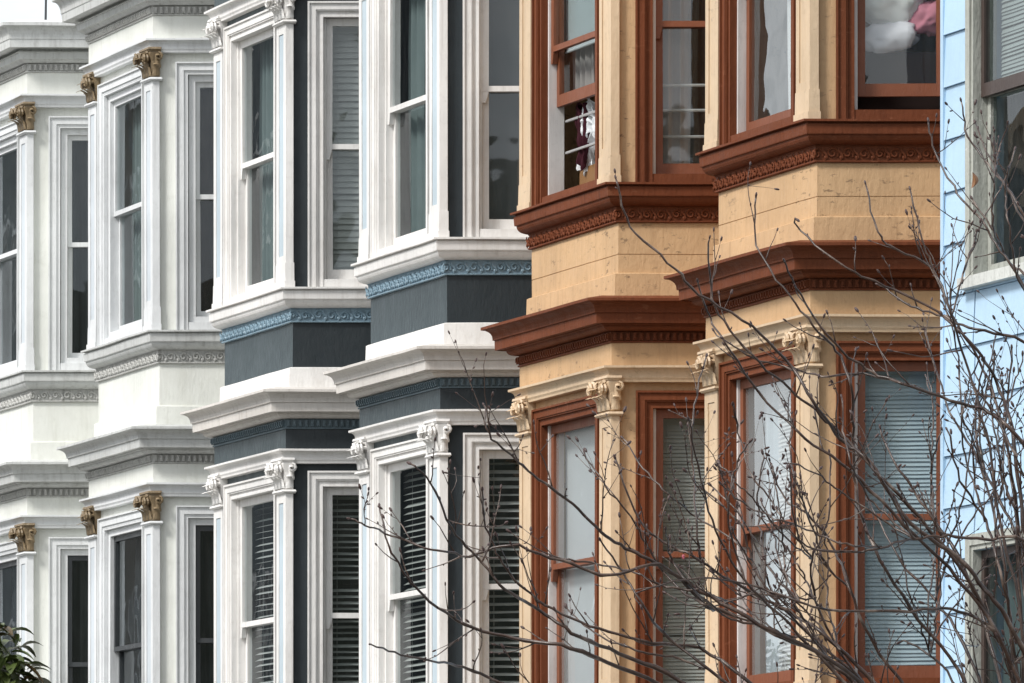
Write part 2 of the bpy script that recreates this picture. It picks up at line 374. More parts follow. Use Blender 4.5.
def sheet_out(q, F, idx=(3, 2, 6, 7)):
    """keep one face of the pane and turn it outwards"""
    f = list(idx); a, b, c = (q.v[i] for i in f[:3]); n = (b - a).cross(c - b); out = F(0, 0, 1) - F(0, 0, 0)
    q.f = [tuple(f if n.dot(out) > 0 else f[::-1])]
def window(house, F, s0, s1, zsill, z1, ow, cols, lift=0.0, style='wood', cw=.125, glas=('glass', 'glass'), bars=None, zm=None):
    """F(s,z,o) maps the facet. Casing is the window itself; sashes, panes, tracks are its children"""
    z0 = zsill + .07
    zm = zm if zm else (z0 + z1) / 2 + .02
    mb = MB()
    if style == 'vinyl': cw = .105
    k = cw / .125
    ring3(mb, F, s0, s1, zsill + .002, z1, .125 * k, .110 * k, ow - .02, ow + .048)
    if style == 'vinyl':
        ring3(mb, F, s0, s1, zsill + .003, z1, .110 * k, .040 * k, ow - .02, ow + .032)
        ring3(mb, F, s0, s1, zsill + .005, z1, .040 * k, .016 * k, ow - .02, ow + .020)
    else:
        ring3(mb, F, s0, s1, zsill + .003, z1, .110 * k, .058 * k, ow - .02, ow + .034)
        ring3(mb, F, s0, s1, zsill + .004, z1, .058 * k, .046 * k, ow - .02, ow + .026)
        ring3(mb, F, s0, s1, zsill + .005, z1, .046 * k, .016 * k, ow - .02, ow + .010)
    ring3(mb, F, s0, s1, zsill + .0055, z1, .016 * k, .0, ow - .16, ow + .018)
    bx(mb, F, s0 + .001, s1 - .001, zsill + .006, z0, ow - .16, ow + .012)        # sill board
    w = mb.build('window', cols['cas'], house)
    tr = MB()                                                                        # side tracks and parting bead
    tw = .006 if style == 'vinyl' else .022
    for a0, a1 in ((s0 + .001, s0 + tw), (s1 - tw, s1 - .001)):
        bx(tr, F, a0, a1, z0 + .001, z1 - .001, ow - .155, ow - .035)
    tr.build('track', cols['track'], w)
    a0, a1 = s0 + tw + .001, s1 - tw - .001
    if style == 'vinyl':
        fr = MB(); ring4(fr, F, a0, a1, z0 + .002, z1 - .002, .055, .055, .05, .055, ow - .15, ow - .018); fr.build('frame', cols['track'], w)
        a0 += .056; a1 -= .056; zb, zt = z0 + .054, z1 - .058; st, tp, me, bt = .038, .045, .04, .05
    else:
        zb, zt = z0 + .003, z1 - .003; st, tp, me, bt = .052, .062, .042, .085
    up = MB(); o_u0, o_u1 = ow - .092, ow - .052
    ring4(up, F, a0, a1, zm - me / 2, zt, st, st, me, tp, o_u0, o_u1)
    if style == 'wood':                                                              # sash horns
        for q0, q1 in ((a0, a0 + st), (a1 - st, a1)):
            t0 = q0 if q0 == a0 else q1 - .03
            up.hexa([F(t0, zm - me / 2 - .085, o_u0), F(t0 + .03, zm - me / 2 - .085, o_u0), F(t0 + .03, zm - me / 2 - .085, o_u1), F(t0, zm - me / 2 - .085, o_u1),
                     F(q0, zm - me / 2 - .001, o_u0), F(q1, zm - me / 2 - .001, o_u0), F(q1, zm - me / 2 - .001, o_u1), F(q0, zm - me / 2 - .001, o_u1)])
    up.build('upper_sash', cols['sash'], w)
    lo = MB(); o_l0, o_l1 = ow - .135, ow - .096
    lz0, lz1 = zb + lift, zm + me / 2 + lift
    ring4(lo, F, a0 + .001, a1 - .001, lz0, lz1, st, st, bt, me, o_l0, o_l1)
    lo.build('lower_sash', cols.get('sash2', cols['sash']), w)
    g = MB(); bx(g, F, a0 + st - .005, a1 - st + .005, zm + me / 2 - .005, zt - tp + .005, o_u0 + .018, o_u0 + .0185); 
    g2 = MB(); bx(g2, F, a0 + st - .005, a1 - st + .005, lz0 + bt - .005, lz1 - me + .005, o_l0 + .018, o_l0 + .0185)
    # a pane is a single sheet (front face only) so that it reflects and transmits once
    for q, gm in ((g, glas[0]), (g2, glas[1])):
        sheet_out(q, F); q.build('pane', gm, w, recalc=False)
    if bars:
        for zbar in bars:
            b = MB(); b.tube([F(s0 + .03, zbar, ow - .17), F(s1 - .03, zbar, ow - .17)], .011, 6); b.build('guard_bar', 'steel', w)
    return w, (a0, a1, z0, z1, zm)

# ------------------------------------------------------------------ bays
def bay_floor(house, bay, zl, C, wins, top, roofc=False, lower_sill=True):
    """one storey of a bay. zl = top of the cornice over it; wins = {facet: dict}"""
    zs = zl - FH + .85                    # sill cornice top of this storey
    z_head = zl - .635
    # wall with window openings
    mb = MB()
    zt = zl - .467
    ocs = {}
    for k, (a0, a1) in ((0, (.30, .93)), (1, (.395, 1.515))):
        F = lambda s, z, o, k=k: bay.pt(k, s, z, o)
        oi = OW - .16; oz0, oz1 = zs + .0, zl - .752
        def strip(pa, pb, z0, z1):       # pa, pb: functions (z,o)
            mb.hexa([pa(z0, OW), pb(z0, OW), pb(z0, oi), pa(z0, oi), pa(z1, OW), pb(z1, OW), pb(z1, oi), pa(z1, oi)])
        st = (lambda z, o: bay.cor(0, z, o))
        en = (lambda z, o: bay.pt(0, LS, z, o)) if k == 0 else (lambda z, o: bay.cor(1, z, o))
        e0 = lambda z, o, k=k, a0=a0: bay.pt(k, a0 - .013, z, o); e1 = lambda z, o, k=k, a1=a1: bay.pt(k, a1 + .013, z, o)
        strip(st, e0, zs - .03, zt); strip(e1, en, zs - .03, zt); strip(e0, e1, zs - .03, oz0 - .003); strip(e0, e1, oz1, zt)
        ocs[k] = (F, a0, a1)
    fc = lambda z, o: bay.cor(1, z, o); fe = lambda z, o: bay.pt(2, LS, z, o)
    mb.hexa([fc(zs - .03, OW), fe(zs - .03, OW), fe(zs - .03, OW - .16), fc(zs - .03, OW - .16), fc(zt, OW), fe(zt, OW), fe(zt, OW - .16), fc(zt, OW - .16)])
    mb.build('bay_wall', C['wall'], house)
    res = {}
    for k in (0, 1):
        F, a0, a1 = ocs[k]; kw = dict(wins.get(k, {})); cols = dict(C); cols.update(kw.pop('cols', {}))
        w, geo = window(house, F, a0, a1, zs, zl - .765, OW, cols, style=C['style'], **kw)
        res[k] = (F, geo)
    # pilasters
    for i in (0, 1): pilaster(house, bay, i, zs + .002, zl - .79, zl - .535, C)
    # architrave moulding under the frieze
    mb = MB()
    prof = [(.012, zl - .58), (.02, zl - .58)] + [(.022, zl - .565), (.03, zl - .55), (.03, zl - .535)] + cove(.03, zl - .53, .065, zl - .485, 4) + [(.075, zl - .482), (.075, zl - .466), (.0, zl - .466)]
    bay.sweep(mb, inner([(-.03, zl - .581)] + prof, -.2)); mb.build('architrave', C['arch'], house)
    # frieze
    fz = zl - .298 if not roofc else zl - .262
    mb = MB(); bay.sweep(mb, [(0, zl - .465), (0, fz - .001), (-.2, fz - .001), (-.2, zl - .465)]); mb.build('frieze', C['frieze'], house)
    # dentil band
    db = MB(); d0, d1 = fz, fz + .082
    bay.sweep(db, [(.012, d0), (.012, d0 + .012), (.004, d0 + .014), (.004, d1), (-.2, d1), (-.2, d0)])
    for k, n0, n1 in ((0, 0.0, LS), (1, 0.0, WF)):
        a = n0 + .012
        while a < n1 - .02:
            bay.box(db, k, a, a + .026, d0 + .018, d1 - .012, .0, .028)
            bay.box(db, k, a + .007, a + .019, d0 + .030, d1 - .02, .027, .037)
            a += .048
    db.build('dentil_band', C['dent'], house)
    # cornice
    mb = MB(); z = zl
    if not roofc:
        prof = [(.034, z - .216)] + cove(.036, z - .214, .085, z - .178, 4, True)[1:] + [(.100, z - .176), (.102, z - .168), (.149, z - .166), (.149, z - .172), (.156, z - .171), (.159, z - .100), (.172, z - .098), (.172, z - .091)] + cove(.172, z - .088, .240, z - .022, 5) + [(.247, z - .020), (.247, z), (.1, z + .03)]
        bay.sweep(mb, inner([(.0, z - .217)] + prof, -.2))
    else:
        e = z - .18
        prof = [(.036, e + .002), (.07, e + .03), (.09, e + .032), (.094, e + .085), (.105, e + .087), (.105, e + .094), (.062, e + .096), (.062, e + .122), (.196, e + .124), (.196, e + .118), (.205, e + .12), (.209, e + .19), (.215, e + .192)] + cove(.216, e + .20, .275, e + .30, 5) + [(.285, e + .305), (.285, e + .335), (.1, e + .38)]
        bay.sweep(mb, inner([(.0, e + .001)] + prof, -.2))
    mb.build('roof_cornice' if roofc else 'cornice', C['corn'], house)
    if lower_sill: sill(house, bay, zl - FH, C)
    return res

def sill(house, bay, zl, C):
    """sill cornice, ornament band, spandrel and flared base that stand on the cornice below (zl = its top)"""
    z = zl
    mb = MB()
    prof = [(-.045, z + .686)] + cove(-.04, z + .69, .022, z + .748, 5, True)[1:] + [(.034, z + .75), (.036, z + .756), (.040, z + .818), (.026, z + .821), (.026, z + .829), (.062, z + .833), (.062, z + .848), (.0, z + .852)]
    bay.sweep(mb, inner([(-.08, z + .685)] + prof, -.2)); mb.build('sill_cornice', C['sillc'], house)
    ob = MB(); z0, z1 = z + .570, z + .684
    bay.sweep(ob, [(-.055, z0), (-.050, z0 + .004), (-.050, z0 + .012), (-.058, z0 + .014), (-.058, z1 - .01), (-.05, z1), (-.2, z1), (-.2, z0)])
    for k, n1, dr in ((0, LS, 1), (1, WF, -1)):
        F = lambda s, zz, o, k=k: bay.pt(k, s, zz, o)
        a = .05; j = 0
        while a < n1:
            cz = (z0 + z1) / 2 + .002
            spiral(ob, F, a + random.uniform(-.004, .004), cz + random.uniform(-.004, .004), -.056, random.uniform(.036, .045), dr, random.uniform(1.2, 1.5), random.uniform(.009, .012), 11, (-.6 + random.uniform(-.3, .3)) * dr)
            # running stem that links one scroll to the next
            ob.tube([F(a + .052 + .016 * math.sin(t * 5.5) * dr, cz - .046 + .088 * t, -.05) for t in (0, .25, .5, .75, 1.0)], [.004, .008, .010, .008, .004], 4)
            ob.ball(F(a + .055, cz - .026, -.052), .012, .012, .014, 5, 4)
            a += .105; j += 1
    ob.build('ornament_band', C['orn'], house)
    mb = MB()
    if C['groove']:
        g = z + .34
        bay.sweep(mb, [(-.075, z + .2), (-.075, g), (-.081, g + .001), (-.081, g + .005), (-.075, g + .006), (-.075, z + .569), (-.2, z + .569), (-.2, z + .2)])
    else: bay.sweep(mb, [(-.075, z + .2), (-.075, z + .569), (-.2, z + .569), (-.2, z + .2)])
    mb.build('spandrel', C['span'], house)
    mb = MB(); bay.sweep(mb, [(-.038, z + .02), (-.042, z + .200), (-.055, z + .207), (-.074, z + .208), (-.2, z + .208), (-.2, z + .02)]); mb.build('base_board', C['base'], house)

def room(house, bay, name='room_partition'):
    pass

def house_shell(name_thing, s_lo, s_hi, ztop, wallmat, C, bays, depth=9.0):
    """party walls, street wall between the bays, floors, dark backing added behind, roof; s measured along the street from bay A's corner"""
    O = on_line(corners['A'])
    def p(s, back, z): v = O + T * s - NN * back; return Vector((v.x, v.y, z))
    def box(mb, a0, a1, b0, b1, z0, z1): mb.hexa([p(a0, b0, z0), p(a1, b0, z0), p(a1, b1, z0), p(a0, b1, z0), p(a0, b0, z1), p(a1, b0, z1), p(a1, b1, z1), p(a0, b1, z1)])
    mb = MB(); e = LS * math.sin(PHI)
    zb = ZL - FH - .6
    spans = sorted([((Vector(b.P) - O).dot(T) - e, (Vector(b.P) - O).dot(T) + WF + e) for b in bays])
    cur = s_lo
    for a, b in spans:
        box(mb, cur, a + .06, WALL - .06, WALL + .2, 0, ztop); box(mb, a + .06, b - .06, WALL - .06, WALL + .2, 0, zb + .3); cur = b - .06
    box(mb, cur, s_hi, WALL - .06, WALL + .2, 0, ztop)
    box(mb, s_lo, s_lo + .2, WALL + .2, depth, 0, ztop); box(mb, s_hi - .2, s_hi, WALL + .2, depth, 0, ztop); box(mb, s_lo + .2, s_hi - .2, depth - .2, depth, 0, ztop)
    mb.build('wall', wallmat, name_thing)
    rm = MB(); box(rm, s_lo + .21, s_hi - .21, WALL + 2.6, WALL + 2.7, zb, ztop - .3)  # dark backing added to keep the rooms dark and stop light leaks
    rm.build('dark_backing', 'inside', name_thing)
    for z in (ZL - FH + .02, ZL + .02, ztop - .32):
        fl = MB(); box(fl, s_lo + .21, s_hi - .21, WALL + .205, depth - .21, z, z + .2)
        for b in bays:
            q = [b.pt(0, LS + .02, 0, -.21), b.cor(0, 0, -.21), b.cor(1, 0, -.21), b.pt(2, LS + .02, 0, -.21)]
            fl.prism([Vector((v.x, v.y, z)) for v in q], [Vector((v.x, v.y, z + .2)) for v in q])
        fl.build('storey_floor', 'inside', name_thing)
    rf = MB(); box(rf, s_lo - .0, s_hi + .0, WALL - .10, depth + .05, ztop + .001, ztop + .12)
    for b in bays:
        q = [b.pt(0, LS, 0, .05), b.cor(0, 0, .05), b.cor(1, 0, .05), b.pt(2, LS, 0, .05)]
        rf.prism([Vector((v.x, v.y, ztop - .02)) for v in q], [Vector((v.x, v.y, ztop + .10)) for v in q])
    rf.build('roof', 'roof', name_thing)

def soff(c): return (on_line(corners[c]) - on_line(corners['A'])).dot(T)
mid = lambda a, b: (soff(a) + soff(b) + WF) / 2
B = {k: Bay(v) for k, v in corners.items()}
CW = dict(wall='w_wall', cas='w_trim', track='w_trim', sash='w_trim', pil='w_trim', flute='w_flute', cap='w_cap', arch='w_trim', frieze='w_wall', dent='w_orn', corn='w_corn', sillc='w_corn', orn='w_orn', span='w_wall', base='w_wall', groove=False, style='vinyl')
CG = dict(wall='g_wall', cas='g_trim', track='g_trim', sash='g_trim', pil='g_trim', flute='g_flute', cap='g_trim', arch='g_trim', frieze='g_wall', dent='g_dent', corn='g_corn', sillc='g_trim', orn='g_orn', span='g_wall', base='g_trim', groove=False, style='wood')
CO = dict(wall='o_wall', cas='o_rust', track='o_track', sash='o_sash', pil='o_trim', flute='o_trim', cap='o_trim', arch='o_trim', frieze='o_wall', dent='o_corn', corn='o_corn', sillc='o_corn', orn='o_corn', span='o_wall', base='o_wall', groove=True, style='wood')
ZU = ZL + FH
def hloc(c): v = on_line(corners[c]); return (v.x, v.y, 0)
white = thing('white_house', 'white painted house with bronze capitals, farthest left along the row', 'house', hloc('B'), 'row houses with bay windows')
grey = thing('grey_house', 'charcoal house with white trim and pale blue scroll bands, between white and tan houses', 'house', hloc('D'), 'row houses with bay windows')
tan = thing('tan_house', 'tan house with rust brown cornices and window frames, behind the bare tree', 'house', hloc('F'), 'row houses with bay windows')
g = .5
house_shell(white, mid('B', 'C') - (mid('B', 'C') - soff('B')) + -.98, soff('A') + WF + .98, ZU + .04, 'w_wall', CW, [B['A'], B['B']])
house_shell(grey, soff('D') - .98, soff('B') - .985, ZU + .04, 'g_wall', CG, [B['C'], B['D']])
house_shell(tan, soff('F') - .98, soff('D') - .985, ZU + .04, 'o_wall', CO, [B['E'], B['F']])

dk = dict(cols={'sash2': 'v_dark', 'sash': 'v_dark'})
G = {}
for c, h, C in (('A', white, CW), ('B', white, CW), ('C', grey, CG), ('D', grey, CG), ('E', tan, CO), ('F', tan, CO)):
    up, low = {}, {}
    if C is CW: low = {0: dk, 1: dk}
    if c == 'E': up = {1: dict(lift=.66, bars=[ZL + 1.25, ZL + 1.48]), 0: dict(bars=[ZL + 1.21, ZL + 1.40, ZL + 1.58])}
    if c == 'F': up = {0: dict(lift=.10), 1: dict(glas=('glass_w', 'glass_w'))}
    if c in 'EF': low = {1: dict(glas=('glass_h', 'glass_h'))}
    r = bay_floor(h, B[c], ZU, C, up, True, roofc=True)
    for k in r: G[c, 'u', k] = r[k]
    r = bay_floor(h, B[c], ZL, C, low, False)
    for k in r: G[c, 'l', k] = r[k]

# ------------------------------------------------------------------ hangings behind the glass
def blind(key, mat, label, pitch=.05, tilt=40, zlo=None, a_lo=0, a_hi=1, sag=0.0, gap=-.20, slw=None):
    F, (a0, a1, z0, z1, zm) = G[key]
    x0 = a0 + (a1 - a0) * a_lo; x1 = a0 + (a1 - a0) * a_hi
    o = OW + gap; mb = MB(); z = z1 - .03; w = slw or pitch * 1.05; t = R(tilt); n = 0
    zb = zlo if zlo else z0 + .03
    rnd = random.Random(str(key))
    while z > zb:
        dz = rnd.uniform(-.004, .004); dw = rnd.uniform(-7, 7) + (rnd.uniform(-25, 10) if rnd.random() < .06 else 0); sl = rnd.uniform(-.006, .006) + .004
        tt = t + R(dw); c, s = math.cos(tt) * w / 2, math.sin(tt) * w / 2
        nseg = 6
        pts = []
        for i in range(nseg + 1):
            u = i / nseg; x = x0 + (x1 - x0) * u; sg = sag * (math.sin(u * math.pi) + .6 * math.sin(u * 5 + z * 9)) if sag else 0
            sg *= 1 if not sag else (1 if z < zm + .1 else .25)
            pts.append((x, z + dz + sg + sl * (u - .5)))
        vs = []; fs = []
        for x, zz in pts: vs += [F(x, zz - s, o + c), F(x, zz + s, o - c), F(x, zz + s - .0016, o - c), F(x, zz - s - .0016, o + c)]
        for i in range(nseg): 
            b = i * 4
            fs += [(b, b + 4, b + 5, b + 1), (b + 3, b + 2, b + 6, b + 7)]
        mb.add(vs, fs)
        z -= pitch
    bx(mb, F, x0, x1, z1 - .03, z1 + .02, o - .02, o + .02)
    bx(mb, F, x0, x1, max(z, z0) , max(z, z0) + .015, o - .014, o + .014)
    for u in (.15, .85):
        x = x0 + (x1 - x0) * u; mb.tube([F(x, z1, o + .001), F(x, max(z, z0), o + .001)], .002, 4)
    ob = mb.build('window_blind', mat, origin=F((x0 + x1) / 2, z0, o)); tag(ob, label, 'blind', 'blinds in the bay windows'); return ob
def curtain(key, mat, label, a_lo=0, a_hi=1, zlo=None, zhi=None, amp=.025, nf=6, gap=-.24, gather=0.0, lean=0.0, name='curtain', cat='curtain', ph=0):
    F, (a0, a1, z0, z1, zm) = G[key]
    zt = zhi or z1 + .03; zb = zlo or z0 + .02; mb = MB()
    def fn(u, v):
        lo, hi = a_lo + lean * (1 - v), a_hi - gather * math.sin(math.pi * min(1, (1 - v) * 1.1)) + lean * (1 - v)
        a = lo + (hi - lo) * u
        o = OW + gap + amp * (math.sin(u * nf * 6.28 + ph + .6 * math.sin(v * 3)) + .35 * math.sin(u * nf * 14.1 + 1.3 + v))
        return F(a0 + (a1 - a0) * a, zb + (zt - zb) * v, o)
    mb.grid(fn, max(2, nf * 10), 14)
    ob = mb.build(name, mat, origin=F(a0 + (a1 - a0) * (a_lo + a_hi) / 2, zb, OW + gap), smooth=True); tag(ob, label, cat, 'curtains in the bay windows'); return ob
def shade(key, mat, label, zlo=None, gap=-.19, zhi=None):
    F, (a0, a1, z0, z1, zm) = G[key]; mb = MB(); zb = zlo or z0 + .02; zt = zhi or z1 + .02; o = OW + gap
    mb.grid(lambda u, v: F(a0 + (a1 - a0) * u, zb + (zt - zb) * v, o + .004 * math.sin(u * 5 + v * 3)), 8, 8)
    mb.tube([F(a0, zb, o), F(a1, zb, o)], .009, 6); mb.tube([F(a0, zt, o - .02), F(a1, zt, o - .02)], .024, 8)
    ob = mb.build('roller_shade', mat, origin=F((a0 + a1) / 2, zb, o)); tag(ob, label, 'shade', 'roller shades in the bay windows'); return ob

curtain(('A', 'u', 1), 'c_lace', 'sheer curtain in the upper street window at the left edge of the white house', .0, .45)
curtain(('A', 'l', 1), 'c_dark', 'dark drape in the lower street window at the left edge of the white house', 0, 1, nf=5)
curtain(('A', 'u', 0), 'c_dark', 'dark drape in the upper side window of the leftmost white bay', .0, 1, nf=4)
curtain(('A', 'l', 0), 'c_dark', 'dark drape in the lower side window of the far left white bay', .0, 1, nf=4, ph=2)
curtain(('B', 'u', 1), 'c_teal', 'grey green curtain in upper front window of white bay beside charcoal house', .50, 1.0, nf=4)
curtain(('B', 'l', 1), 'c_dark', 'dark drape in lower front window of white bay beside charcoal house', 0, 1, nf=6)
curtain(('B', 'u', 0), 'c_brown', 'dark brown drape in upper side window of white bay beside charcoal house', 0, 1, nf=3)
curtain(('B', 'l', 0), 'c_dark', 'dark drape in lower side window of white bay beside charcoal house', 0, 1, nf=4, ph=1)
curtain(('C', 'u', 1), 'c_lace', 'sheer white curtain in upper front window of charcoal bay beside white house', .0, .30, nf=3, amp=.03, lean=-.02)
curtain(('C', 'u', 1), 'c_teal', 'grey curtain at far side of upper front window, charcoal bay beside white house', .55, 1.0, nf=4)
blind(('C', 'u', 0), 'blind_d', 'closed dusky blind in upper side window of charcoal bay beside white house', .05, 72, slw=.058)
blind(('C', 'l', 1), 'blind', 'bright slatted blind in lower front window of charcoal bay beside white house', .05, 22)
blind(('C', 'l', 0), 'blind_d', 'open slatted blind in lower side window of charcoal bay beside white house', .05, 25)
curtain(('D', 'u', 1), 'c_white', 'white curtain drawn aside in upper front window of charcoal bay beside tan house', .0, .26, nf=3, lean=.03)
curtain(('D', 'u', 1), 'c_teal', 'grey green curtain at far side of upper front window, charcoal bay beside tan house', .62, 1.0, nf=3)
shade(('D', 'u', 0), 'c_grey', 'grey mesh shade in upper side window of charcoal bay beside tan house')
blind(('D', 'l', 1), 'blind_d', 'open slatted blind in lower front window of charcoal bay beside tan house', .05, 30)
blind(('D', 'l', 0), 'blind', 'white slatted blind before black room, lower side window of charcoal house beside tan house', .060, 24, slw=.056)
shade(('E', 'u', 1), 'c_shade', 'white shade half drawn over the open upper window of the tan house', zlo=ZL + 1.99, gap=-.17)
curtain(('E', 'u', 1), 'c_pink', 'pale curtain at the far side of the open upper window of the tan house', .6, 1.0, nf=4, zlo=ZL + 1.66)
curtain(('E', 'u', 0), 'c_pink', 'pale curtain drawn to the left behind guard bars in upper side window', -.02, .46, nf=3, gather=.0, lean=-.03)
curtain(('E', 'u', 0), 'c_brown', 'dark brown curtain on the right behind guard bars in the upper side window', .40, 1.0, nf=3, gap=-.30)
shade(('E', 'l', 1), 'c_shade', 'white shade drawn down in lower front window of tan bay beside charcoal house', gap=-.17)
blind(('E', 'l', 0), 'blind_d', 'closed grey blind in the lower side window between the two tan bays', .026, 62, slw=.03)
curtain(('F', 'u', 1), 'c_white', 'white curtain in upper front window of tan bay beside blue house', .05, .6, nf=3)
blind(('F', 'l', 1), 'blind', 'sagging fine slatted blind in lower front window of tan bay beside blue house', .028, 55, a_lo=.0, a_hi=.68, sag=.02, slw=.03)
curtain(('F', 'l', 1), 'c_lace', 'sheer curtain at far side of lower front window, tan bay beside blue house', .66, 1.0, nf=3)
blind(('F', 'l', 0), 'blind_b', 'closed blind painted with sky reflection blue in the lower side window touching the blue house', .028, 66, slw=.034)

# bedding, clothes and a board pressed against the open windows
F, (a0, a1, z0, z1, zm) = G['F', 'u', 0]
wd = a1 - a0
sh = MB(); bx(sh, F, a0 - .1, a1 + .1, z0 - .03, z0 + .42, OW - .55, OW - .23); tag(sh.build('blanket_chest', 'c_brown', origin=F(a0, z0, OW - .4)), 'dark chest under the pillows in the upper tan window beside the blue house', 'chest')
for (u, zz, rx, rz, mt, tl, nm, lab) in (
    (.30, .52, .24, .10, 'bed_l', -8, 'pillow', 'pale lilac pillow lowest in the bedding heap behind the upper right tan window'),
    (.30, .76, .25, .15, 'bed', 6, 'duvet', 'crumpled white duvet above the pillow behind the upper right tan window'),
    (.88, .66, .17, .11, 'bed_p', -32, 'cushion', 'pink cushion at right of the bedding heap behind the upper right tan window'),
    (.66, .90, .25, .13, 'bed_l', -12, 'blanket', 'folded pale blanket topmost in the bedding heap behind the upper right tan window')):
    mb = MB(); c = F(a0 + wd * u, z0 + zz, OW - .27)
    mb.ball(c, rx, .09, rz, 40, 26, Matrix.Rotation(R(tl), 3, 'Y'), .04); mb.v = [v + (v - c) * (.42 * mnoise.noise(v * 7) + .30 * (.4 - abs(mnoise.noise(v * 15)))) for v in mb.v]; tag(mb.build(nm, mt, origin=c, smooth=True), lab, nm)
F, (a0, a1, z0, z1, zm) = G['E', 'u', 1]; wd = a1 - a0
mb = MB(); bx(mb, F, a0 + .45, a0 + .93, z0 + .005, z0 + .20, OW - .26, OW - .22); tag(mb.build('wooden_board', 'wood', origin=F(a0 + .7, z0, OW - .24)), 'brown board standing on the sill of the open tan house window', 'board')
def draped(s0_, s1_, zlo, zhi, o, mt, nm, lab, fold, seed):
    mb = MB()
    def fn(u, v):
        st = .5 + (u - .5) * (1 - .25 * math.sin(v * 2.6 + seed)) + .10 * math.sin(v * 4 + seed) 
        p = F(a0 + s0_ + (s1_ - s0_) * st, z0 + zlo + (zhi - zlo) * v + .03 * math.sin(u * 7 + seed), OW + o)
        w = fold * math.sin(u * 15 + 4 * v + seed) + fold * .8 * mnoise.noise(Vector((u * 4 + seed, v * 5, seed))) + .5 * fold * abs(mnoise.noise(Vector((u * 9, v * 11 + seed, 3))))
        return p + NN * w + UP * (fold * .8 * mnoise.noise(Vector((u * 6, v * 4, seed + 5))))
    mb.grid(fn, 48, 40); tag(mb.build(nm, mt, origin=F(a0 + (s0_ + s1_) / 2, z0 + zlo, OW + o), smooth=True), lab, nm)
draped(.55, .98, .17, .50, -.23, 'c_shade', 'towel', 'white cloth hanging in folds over the board in the open tan house window', .030, 1.0)
draped(.70, .88, .20, .64, -.19, 'c_mar', 'garment', 'dark maroon garment hanging over the white cloth in the open window', .022, 2.4)
draped(.52, .76, .40, .66, -.20, 'c_shade', 'shirt', 'white shirt hanging above the folded cloth in the open window', .024, 4.1)

# ------------------------------------------------------------------ pale blue house on the right
blue = thing('blue_house', 'pale blue sided house with dark sash windows at the right edge, behind branches', 'house', tuple(on_line(990)))
PB = on_line(944); 
def FB(s, z, o):      # s runs from the far corner towards the camera
    v = PB - T * s + NN * o; return Vector((v.x, v.y, z))
ZT = 13.0; SW = 7.0
w_s0, w_s1 = .515, 1.75
wz = [(5.14 + EYE, 7.55 + EYE), (1.25 + EYE, 3.40 + EYE)]
mb = MB()
CH = .338; z_ref = 5.05 + EYE
def courses(s0, s1, za, zb):
    k = math.floor((za - z_ref) / CH)
    while z_ref + k * CH < zb:
        c0 = z_ref + k * CH; lo, hi = max(c0, za), min(c0 + CH, zb)
        if hi > lo:
            f = lambda z: .018 * (1 - (z - c0) / CH)
            mb.hexa([FB(s0, lo, f(lo) - .0), FB(s1, lo, f(lo)), FB(s1, lo, -.06), FB(s0, lo, -.06), FB(s0, hi - .004, f(hi)), FB(s1, hi - .004, f(hi)), FB(s1, hi - .004, -.06), FB(s0, hi - .004, -.06)])
        k += 1
segs = sorted([(a, b) for a, b in wz])
courses(.0, w_s0 - .02, 0, ZT); courses(w_s1 + .02, SW, 0, ZT)
zc = 0
for a, b in segs: courses(w_s0, w_s1, zc, a); zc = b
courses(w_s0, w_s1, zc, ZT)
mb.build('siding', 'b_side', blue)
mb = MB()
def bxb(m, a0, a1, z0, z1, o0, o1): bx(m, FB, a0, a1, z0, z1, o0, o1)
bxb(mb, .001, w_s0 - .02, 0, ZT, -.2, -.061); bxb(mb, w_s1 + .02, SW, 0, ZT, -.2, -.061); zc = 0
for a, b in segs: bxb(mb, w_s0, w_s1, zc, a, -.2, -.061); zc = b
bxb(mb, w_s0, w_s1, zc, ZT, -.2, -.061)
bxb(mb, .001, .2, 0, ZT, -9, -.2); bxb(mb, SW - .2, SW, 0, ZT, -9, -.2); bxb(mb, .2, SW - .2, 0, ZT, -9, -8.8); bxb(mb, .2, SW - .2, 0, ZT, -3.2, -3.1)
mb.build('wall', 'b_side', blue)
mb = MB(); bxb(mb, -.05, SW + .05, ZT, ZT + .2, -9.05, .15); mb.build('roof', 'roof', blue)
for z in (EYE + 4.0, EYE + 8.0):
    mb = MB(); bxb(mb, .21, SW - .21, z, z + .2, -8.7, -.21); mb.build('storey_floor', 'inside', blue)
mb = MB(); bxb(mb, -.012, .03, 0, ZT, -.1, .022); mb.build('corner_board', 'b_side', blue)
for n, (a, b) in enumerate(wz):
    zm = 6.34 + EYE if n == 0 else (a + b) / 2
    mb = MB()
    ring3(mb, FB, w_s0, w_s1, a, b, .10, .03, -.05, .035); ring3(mb, FB, w_s0, w_s1, a, b, .03, 0, -.14, .022)
    w = mb.build('window', 'b_frame', blue)
    sl = MB(); bxb(sl, w_s0 - .14, w_s1 + .14, a - .075, a - .002, -.1, .075); sl.build('sill', 'b_sill', w)
    u = MB(); ring4(u, FB, w_s0 + .004, w_s1 - .004, zm - .06, b - .004, .045, .045, .085, .05, -.075, -.035); u.build('upper_sash', 'b_sash', w)
    l = MB(); ring4(l, FB, w_s0 + .005, w_s1 - .005, a + .002, zm + .0, .05, .05, .07, .06, -.118, -.079); l.build('lower_sash', 'b_frame', w)
    for (z0, z1, o) in ((zm + .02, b - .05, -.05), (a + .06, zm - .05, -.1)):
        gp = MB().add([FB(w_s0 + .04, z0, o), FB(w_s1 - .04, z0, o), FB(w_s1 - .04, z1, o), FB(w_s0 + .04, z1, o)], [(0, 1, 2, 3)])
        sheet_out(gp, FB, [0, 1, 2, 3]); gp.build('pane', 'glass_d', w, recalc=False)
    G['blue', n] = (FB, (w_s0 + .03, w_s1 - .03, a, b, zm))
